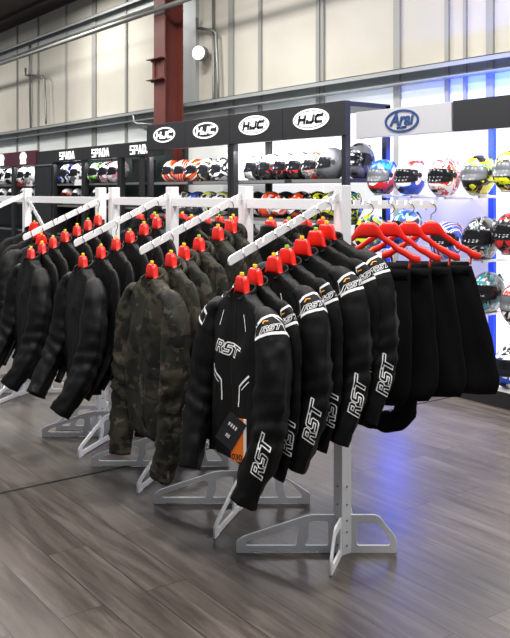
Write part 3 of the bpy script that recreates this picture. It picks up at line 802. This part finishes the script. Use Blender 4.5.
def mapper(bvh, O, U, N, off=.0016):
    U = Vector(U).normalized(); N = Vector(N); N = (N - U * N.dot(U)).normalized(); V = N.cross(U)
    def f(u, v):
        p = Vector(O) + U * u + V * v
        h = bvh.ray_cast(p + N * .25, -N, .5)
        if h[0] is not None: return h[0] + N * off * .5 + (h[1] if h[1].dot(N) > 0 else -h[1]) * off
        h = bvh.find_nearest(p); return h[0] + N * off
    return f
def ribbon(bm, pts, w, mp, closed=True, step=.006):
    pts = [Vector((p[0], p[1])) for p in pts]
    seq = []
    m = len(pts)
    offs = []
    for i in range(m):
        a = pts[i - 1] if (closed or i > 0) else None; b = pts[i]; c = pts[(i + 1) % m] if (closed or i < m - 1) else None
        d1 = (b - a).normalized() if a is not None else (c - b).normalized()
        d2 = (c - b).normalized() if c is not None else d1
        n1 = Vector((-d1.y, d1.x)); n2 = Vector((-d2.y, d2.x)); nn = n1 + n2
        nn = n1 if nn.length < .1 else nn.normalized()
        k = 1 / max(.45, nn.dot(n1)); offs.append(nn * k * w / 2)
    rng = m if closed else m - 1
    for i in range(rng):
        j = (i + 1) % m
        n = max(1, int((pts[j] - pts[i]).length / step))
        prev = None
        for k in range(n + 1):
            t = k / n; c = pts[i].lerp(pts[j], t); o = offs[i].lerp(offs[j], t)
            cur = (bm.verts.new(mp(*(c + o))), bm.verts.new(mp(*(c - o))))
            if prev: bm.faces.new((prev[0], cur[0], cur[1], prev[1]))
            prev = cur
RST = [([(0, 0), (0, 1), (.66, 1), (.82, .84), (.82, .60), (.68, .46), (.84, 0), (.56, 0), (.46, .40), (.26, .40), (.26, 0)], 0), ([(.26, .60), (.26, .80), (.56, .80), (.56, .60)], 0),
       ([(0, 0), (0, .22), (.52, .22), (.52, .40), (.12, .40), (0, .52), (0, .88), (.12, 1), (.84, 1), (.84, .78), (.27, .78), (.27, .62), (.66, .62), (.78, .50), (.78, .12), (.66, 0)], .93),
       ([(.28, 0), (.28, .78), (.0, .78), (.0, 1), (1.1, 1), (1.1, .78), (.55, .78), (.55, 0)], 1.86)]
def rst_logo(mp, length, height, w, shear=.32, closed=True):
    bm = bmesh.new(); W = 2.96 + shear
    for lp, dx in RST:
        q = [((x + dx + shear * y) / W * length - length / 2, (y - .5) * height) for x, y in lp]
        ribbon(bm, q, w, mp)
    return bm
def bvh_of(bm): return BVHTree.FromBMesh(bm)

STY = {
 'race_front': dict(hem=-.83, w=1.0, thick=.042, fold=1.0, fat=1.5, sleeve=-.915, collar=.03, fwd=.125, bow=.02),
 'race_full': dict(hem=-.82, w=1.0, thick=.036, fold=.9, fat=1.25, sleeve=-.895, collar=.03, fwd=.10, bow=.02),
 'race': dict(hem=-.82, w=1.0, thick=.028, fold=.5, fat=.60, sleeve=-.88, collar=.03, fwd=.05),
 'camo_front': dict(hem=-.90, w=1.0, thick=.045, fold=1.4, fat=1.45, sleeve=-1.04, collar=.03, fwd=.06),
 'camo': dict(hem=-.89, w=.97, thick=.032, fold=.8, fat=.64, sleeve=-1.02, collar=.03, fwd=.06),
 'plain_front': dict(hem=-.80, w=1.0, thick=.045, fold=1.2, fat=1.5, sleeve=-.87, collar=.035, fwd=.20),
 'plain': dict(hem=-.80, w=1.0, thick=.025, fold=.5, fat=.50, sleeve=-.86, collar=.035, fwd=.17),
}
def make_jacket(kind, name, label, cat='jacket', seed=1.0):
    st = STY[kind]; t = thing(name, label, cat)
    race, camo = kind.startswith('race'), kind.startswith('camo')
    mb = M_camo if camo else (M_black if race else M_grey)
    tb = torso_mesh(st, seed); bv = bvh_of(tb); body = obj('body', tb, mb, t, True)
    # zip down the front
    mp = mapper(bv, (0, 0, 0), (1, 0, 0), (0, -1, 0), .001)
    bm = bmesh.new(); ribbon(bm, [(0, st['hem'] + .02), (0, -.16)], .007, mp, False, .012); obj('zip', bm, M_zip, body)
    for s in (1, -1):
        sm, pts, acc = sleeve_mesh(st, s, seed + 3 * s); sv = bvh_of(sm)
        ms = mb
        sl = obj('sleeve', sm, ms, t, True)
        if race:
            sl.data.materials.append(M_panel)
            for p in sl.data.polygons:
                if min(range(len(pts)), key=lambda j: (pts[j] - p.center).length_squared) / len(pts) < .38: p.material_index = 1
        if race:
            # logo up the forearm
            tot = acc[-1]
            def on(q):
                i = min(range(len(acc)), key=lambda j: abs(acc[j] / tot - q)); return pts[i], (pts[max(i - 1, 0)] - pts[min(i + 1, len(pts) - 1)]).normalized()
            O, up = on(.73)
            mp = mapper(sv, O, up if s > 0 else -up, (s * .8, -.6, 0))
            obj('sleeve_logo', rst_logo(mp, .170, .046, .0038), M_print, sl)
            # shoulder patch: D-shaped badge with white border
            O, up = on(.15)
            O = O + Vector((s * .0, 0, .012))
            mp = mapper(sv, O, (.35 * s, -1 * -1, 0) if s > 0 else (.35, -1, 0), (s * .74, -.50, .52))
            bm = bmesh.new()
            P = [(-s * a, b) for a, b in ((.092, -.036), (.062, .006), (.034, .032), (.0, .040), (-.044, .034), (-.080, .012), (-.084, -.012), (-.066, -.032))]
            ribbon(bm, P, .009, mp); ribbon(bm, [P[0], P[-1]], .011, mp, False); ribbon(bm, [P[3], (.036 * s, .008), (.046 * s, -.03)], .003, mp, False)
            obj('shoulder_patch', bm, M_print, sl)
            bm = bmesh.new()
            mp2 = (lambda f: (lambda u, v: f(u, v - .004 + .12 * u * s)))(mp)
            for lp, dx in RST:
                q = [((x + dx + .4 * y) / 3.4 * .095 - .05, (y - .5) * .022 - .006) for x, y in lp]; ribbon(bm, q, .0019, mp2)
            obj('patch_lettering', bm, M_print, sl)
            bm = bmesh.new(); ribbon(bm, [(-.036 * s, .010), (-.030 * s, .020), (-.016 * s, .017)], .004, mp, False); obj('patch_flash', bm, M_orange, sl)
            # upper-sleeve contrast panel is part of sleeve; add wrist strap
            O, up = on(.955)
        if not race and not camo:
            tot = acc[-1]
    if race:
        mp = mapper(bv, (-.015, 0, -.385), (1, 0, -.08), (0, -1, 0))
        obj('chest_logo', rst_logo(mp, .195, .050, .0048), M_print, body)
        bm = bmesh.new(); mp = mapper(bv, (0, 0, 0), (1, 0, 0), (0, -1, 0))
        for s in (1, -1):
            bm = bmesh.new(); ribbon(bm, [(s * .145, -.465), (s * .072, -.52), (s * .068, -.60)], .0085, mp, False); obj('chest_piping', bm, M_print, body)
            bm = bmesh.new(); ribbon(bm, [(s * .145, -.487), (s * .09, -.53)], .004, mp, False); obj('chest_piping', bm, M_print, body)
            bm = bmesh.new(); ribbon(bm, [(s * .080, -.235), (s * .105, -.30)], .0045, mp, False); obj('collarbone_piping', bm, M_print, body)
        mp = mapper(bv, (0, 0, 0), (1, 0, 0), (0, -1, 0), .0007)
        for s in (1, -1):
            bm = bmesh.new(); ribbon(bm, [(s * .16, -.33), (s * .11, -.46), (s * .11, -.80)], .003, mp, False); obj('seam_line', bm, M_panel, body)
    elif camo:
        bm = bmesh.new(); mp = mapper(bv, (0, 0, 0), (1, 0, 0), (0, -1, 0), .001)
        ribbon(bm, [(.014, st['hem'] + .01), (.014, -.19)], .024, mp, False, .02); obj('placket', bm, M_camo, body)
        for s in (1, -1):
            bm = bmesh.new(); ribbon(bm, [(s * .06, -.60), (s * .06, -.70), (s * .17, -.70), (s * .17, -.60)], .003, mp); obj('pocket_seam', bm, M_dark, body)
        obj('hood', hood_mesh(), M_camo, t, True)
    else:
        mp = mapper(bv, (0, 0, 0), (1, 0, 0), (0, -1, 0), .001)
        for s in (1, -1):
            bm = bmesh.new(); ribbon(bm, [(s * .03, -.36), (s * .18, -.38)], .004, mp, False); obj('chest_zip', bm, M_zip, body)
            bm = bmesh.new(); ribbon(bm, [(s * .08, -.58), (s * .15, -.68)], .006, mp, False); obj('pocket_zip', bm, M_zip, body)
    obj('collar', collar_mesh(st), mb if not race else M_panel, t, True)
    return t

hang_n = make_hanger('hanger', False); hang_w = make_hanger('hanger', True)
PROT = {}
for k, nm in (('race_front', 'racing_jacket'), ('race_full', 'racing_jacket'), ('race', 'racing_jacket'), ('camo_front', 'camouflage_jacket'), ('camo', 'camouflage_jacket'), ('plain_front', 'motorcycle_jacket'), ('plain', 'motorcycle_jacket')):
    PROT[k] = make_jacket(k, nm, 'x', seed={'race_front': 1.3, 'race_full': 6.6, 'race': 4.1, 'camo_front': 2.2, 'camo': 7.7, 'plain_front': 5.2, 'plain': 9.4}[k])
used = {}
def place(proto, key, loc, rz, label, group):
    if key not in used:
        used[key] = 1; proto.location = loc; proto.rotation_euler = (0, 0, rz); proto['label'] = label; proto['group'] = group; return proto
    return dup(proto, loc, rz, label, group)
def arm_z(y, front=True):
    s = (YR - .029 - y) if front else (y - YR - .029)
    L, d = (ARM_L, ARM_DROP) if front else (.585, .006)
    return (ARM_Z if front else BEAM) - d * s / L - .036 * .02 + .0005 + .001
cnt = {}
def garment(kind, first, x, y, z, rz, look, where, idx, green=False):
    o = ORD[idx]
    k = kind + '_front' if first else kind
    place(PROT[k], k, (x, y, z), rz, '%s, %s %s' % (look, o, where), where.split(' on ')[-1].strip() and ('jackets ' + where[where.find('on '):]))
    h = place(hang_n, 'n', (x, y, z), rz, 'red hanger, %s %s' % (o, where), 'hangers ' + where[where.find('on '):])
    if green:
        for c in h.children:
            if c.name.startswith('size_clip'):
                c.material_slots[0].link = 'OBJECT'; c.material_slots[0].material = M_grn
# arm of the front post: racing jackets
def front_row(kinds, x, ys, look, where, yaws):
    for i, y in enumerate(ys):
        garment(kinds[i] if isinstance(kinds, list) else kinds, i == 0, x, y, arm_z(y), yaws[i] if isinstance(yaws, list) else yaws + random.uniform(-.025, .025), look, where, i, green=(i in (3, 5)))
front_row(['race', 'race', 'race_full', 'race', 'race_full', 'race', 'race_full'], PX[0], HEADS[0], 'black racing jacket with white sleeve lettering', 'from tip on the nearest arm', [-.10, -.02, .06, .14, .30, .36, .36])
front_row('camo', PX[1], HEADS[1], 'dark camouflage jacket', 'from tip on the second sloping arm', -.06)
front_row('plain', PX[2], HEADS[2], 'plain black jacket', 'from tip on the third sloping arm', -.10)
front_row('plain', PX[3], HEADS[3], 'plain black jacket', 'from tip on the fourth sloping arm', -.05)
for i, y in enumerate(LEFT):
    garment('plain', False, RX[1], y, arm_z(y), .2, 'plain black jacket', 'from tip on the far left arm', i)
for i, s in enumerate(SIDE):
    x = RX[1] + .029 * math.cos(-.15) + s * math.cos(-.15); y = YR + (.029 + s) * math.sin(-.15)
    garment('plain', i == 0, x, y, BEAM - .2 * s / .5 + .001, PI / 2 - .15, 'plain black jacket', 'from tip on the left rack end arm', i)
def back_row(x, ys, rz, where, kind='plain', look='dark jacket'):
    for i, y in enumerate(ys):
        garment(kind, False, x, y, arm_z(y, False), rz + random.uniform(-.05, .05), look, where, i, green=i == 2)
back_row(PX[1], BACKS[1], PI + .1, 'from the end on the second rear arm')
back_row(PX[2], BACKS[2], PI + .1, 'from the end on the third rear arm')
back_row(PX[3], BACKS[3], PI + .1, 'from the end on the fourth rear arm')

# ------------------------------------------------------------------ trousers on the straight rear arm of the front post
def make_trousers(label, loop, seed, sl):
    t = thing('motorcycle_trousers', label, 'trousers')
    # folded over the hanger bar (bar at local z -.292)
    def slab(x0, x1, ztop, zbot, y0, thick, seed, low=0.0):
        bm = bmesh.new(); rings = []; n = 36; m = 34
        for i in range(m + 1):
            q = i / m; z = ztop + (zbot - ztop) * q
            w = (x1 - x0) / 2 * (1 + .04 * math.sin(q * 3) - .22 * (max(0.0, q - .82) / .18) ** 2); xc = (x0 + x1) / 2 + low * q
            th = thick * (.45 + .55 * min(1, q * 5)) * (1 + .25 * math.exp(-((q - .9) / .12) ** 2)); th *= math.sqrt(max(.02, 1 - max(0, (q - .93) / .07) ** 2)) if q > .93 else 1
            r = []
            for k in range(n):
                a = 2 * PI * k / n; c, s = math.cos(a), math.sin(a)
                f = .009 * nz(c * 2 + seed, z * 6, s) + .004 * math.sin(c * 9 + seed + z * 5) * abs(s)
                r.append(Vector((xc + w * math.copysign(abs(c) ** .6, c) + c * f, y0 + th * math.copysign(abs(s) ** .6, s) + f * s, z + .01 * nz(c + seed, s, 4) * q)))
            rings.append(r)
        loft(bm, rings, cap0=True, cap1=True); bmesh.ops.recalc_face_normals(bm, faces=bm.faces); return bm
    obj('leg', slab(-.175, .190, -.292, -.90, -.026, .016, seed, sl), M_trouser, t, True)
    obj('leg', slab(-.150, .178, -.292, -.87, .024, .013, seed + 5, sl * .8), M_trouser, t, True)
    bm = bmesh.new(); rings = []
    for r in (.0095, .0135):
        rings.append([(-.040 if r > .01 else -.034, -.33)] + [(r * math.cos(a) * 1.3, -.288 + r * math.sin(a)) for a in [PI - PI * k / 10 for k in range(11)]] + [(.040 if r > .01 else .034, -.33)])
    loopp = rings[1] + rings[0][::-1]
    loft(bm, [[Vector((x, a, b)) for a, b in loopp] for x in (-.168, -.08, 0, .09, .178)], cap0=True, cap1=True); bmesh.ops.recalc_face_normals(bm, faces=bm.faces)
    obj('fold', bm, M_trouser, t, True)
    if loop:
        bm = bmesh.new(); P = catmull([(-.13, -.005, -.80), (-.135, -.005, -.90), (-.08, -.005, -.99), (.02, -.005, -1.005), (.075, -.005, -.95), (.07, -.005, -.80)], 8)
        rings = []
        for i, p in enumerate(P):
            p = Vector(p); t_ = (Vector(P[min(i + 1, len(P) - 1)]) - Vector(P[max(i - 1, 0)])).normalized(); L = t_.cross(Vector((0, 1, 0))).normalized()
            w = .05 + .012 * nz(i * .4, 1, 2)
            rings.append([p + L * math.cos(2 * PI * k / 16) * w + Vector((0, 1, 0)) * math.sin(2 * PI * k / 16) * .022 for k in range(16)])
        loft(bm, rings, cap0=True, cap1=True); bmesh.ops.recalc_face_normals(bm, faces=bm.faces)
        obj('ankle_loop', bm, M_trouser, t, True)
    return t
XB = PX[0]
for i, y in enumerate(TROUS):
    z = arm_z(y, False); rz = .72 + .02 * i
    wh = 'from post on the straight arm'
    tr = make_trousers('black trousers, %s %s' % (ORD[i], wh), i == 1, 3.0 + 2.7 * i, (.0, .035, .085, .15)[i])
    tr.location = (XB, y, z); tr.rotation_euler = (0, 0, rz); tr['group'] = 'trousers on the straight arm'
    place(hang_w, 'w', (XB, y, z), rz, 'wide red trouser hanger, %s %s' % (ORD[i], wh), 'trouser hangers on the rear arm')

# swing tags on the first racing jacket
j0 = PROT['race_front']; bpy.context.view_layer.update(); MW = j0.matrix_world.copy()
def jl(x, y, z): return MW @ Vector((x, y, z))
t = thing('swing_tag', 'black card swing tag hanging on the first racing jacket', 'tag', jl(.180, -.152, -.655), .45)
RT = Matrix.Rotation(.55, 4, 'Y')
bm = bmesh.new(); box(bm, (-.042, -.001, -.062), (.042, .001, .062), 0, RT); obj('card', bm, M_tagk, t)
for zz, ww in ((.022, .022), (-.022, .010)):
    bm = bmesh.new()
    for k in range(4): box(bm, (-ww + k * ww * .5, -.0016, zz - .007), (-ww + k * ww * .5 + ww * .28, -.0011, zz + .007), 0, RT)
    obj('print', bm, M_print, t)
t = thing('swing_tag', 'orange and white card swing tag behind the black tag', 'tag', jl(.207, -.132, -.685), .45)
obj('card', bx((-.033, -.001, -.082), (.033, .001, .082)), M_tago, t)
obj('white_edge', bx((.021, -.0018, -.082), (.033, -.0011, .082)), M_whc, t)
sticker(t, 'lettering', text_mesh('030', .030, .0006, UPRIGHT, 0, .0006), M_tagk, -.008, -.0016, -.066)

# ------------------------------------------------------------------ lights
def area(name, loc, rot, sx, sy, power, col=(1, 1, 1)):
    l = bpy.data.lights.new(name, 'AREA'); l.shape = 'RECTANGLE'; l.size = sx; l.size_y = sy; l.energy = power; l.color = col
    o = bpy.data.objects.new(name, l); link(o); o.location = loc; o.rotation_euler = rot; return o
for i, (x, y, p) in enumerate(((-1.5, 1.0, 190), (-4.2, .6, 190), (-4.6, 3.9, 190), (-8.0, 1.0, 170), (-8.5, 4.2, 170), (-13, 3.0, 170), (-13, 5.2, 120), (-18, 4.0, 170), (-1.5, 4.0, 190))):
    area('ceiling_lamp', (x, y, 4.9), (0, 0, 0), 1.6, .7, p, (1, .97, .93))
# blue wash behind the right bay headers
area('blue_wash', (-4.7, 6.0, 2.25), (math.radians(150), 0, 0), 1.3, .1, 30, (.02, .10, 1))
for a, b, yy, zz, p in ((HX[1], HX[2], YF, 2.04, 9), (HX[2], HX[3], YF, 2.04, 9), (HX[3], HX[4], YF, 2.04, 9), (HX[0], HX[1], YF, 2.04, 6), (-5.5, -4.5, YF, 2.06, 7), (-4.4, -3.3, YF, 2.06, 10), (SX[0], SX[1], YS, 2.04, 4), (SX[1], SX[2], YS, 2.04, 4), (MX[0], MX[1], YS, 2.04, 4), (MX[1], MX[2], YS, 2.04, 4), (MX[2], MX[3], YS, 2.04, 4)):
    area('header_led', ((a + b) / 2, yy + .03, zz), (math.radians(12), 0, 0), b - a - .15, .05, p, (.95, .97, 1))
area('blue_led_strip', (-5.69, YF + DEP + .03, 1.45), (-PI / 2, 0, math.radians(25)), .05, 1.1, 14, (.02, .08, 1))
area('blue_led_strip', (-4.46, YF + DEP + .03, 1.3), (-PI / 2, 0, math.radians(25)), .04, 1.3, 3, (.02, .08, 1))
w = bpy.data.worlds.new('World'); bpy.context.scene.world = w; w.use_nodes = True
w.node_tree.nodes['Background'].inputs['Color'].default_value = (.85, .92, 1, 1); w.node_tree.nodes['Background'].inputs['Strength'].default_value = .26

# ------------------------------------------------------------------ camera
cam = bpy.data.cameras.new('Camera'); co = bpy.data.objects.new('Camera', cam); link(co)
co.location = (0, 0, HC); co.rotation_euler = (PI / 2, 0, math.atan2(ST, CT))
cam.sensor_fit = 'AUTO'; cam.sensor_width = 36; cam.lens = 36 * FPX / 638; cam.shift_y = -(319 - HY) / 638; cam.clip_start = .05
s = bpy.context.scene; s.camera = co
s.view_settings.view_transform = 'Standard'; s.view_settings.look = 'None'; s.view_settings.gamma = 1; s.view_settings.exposure = 0.0
s.view_settings.use_curve_mapping = False
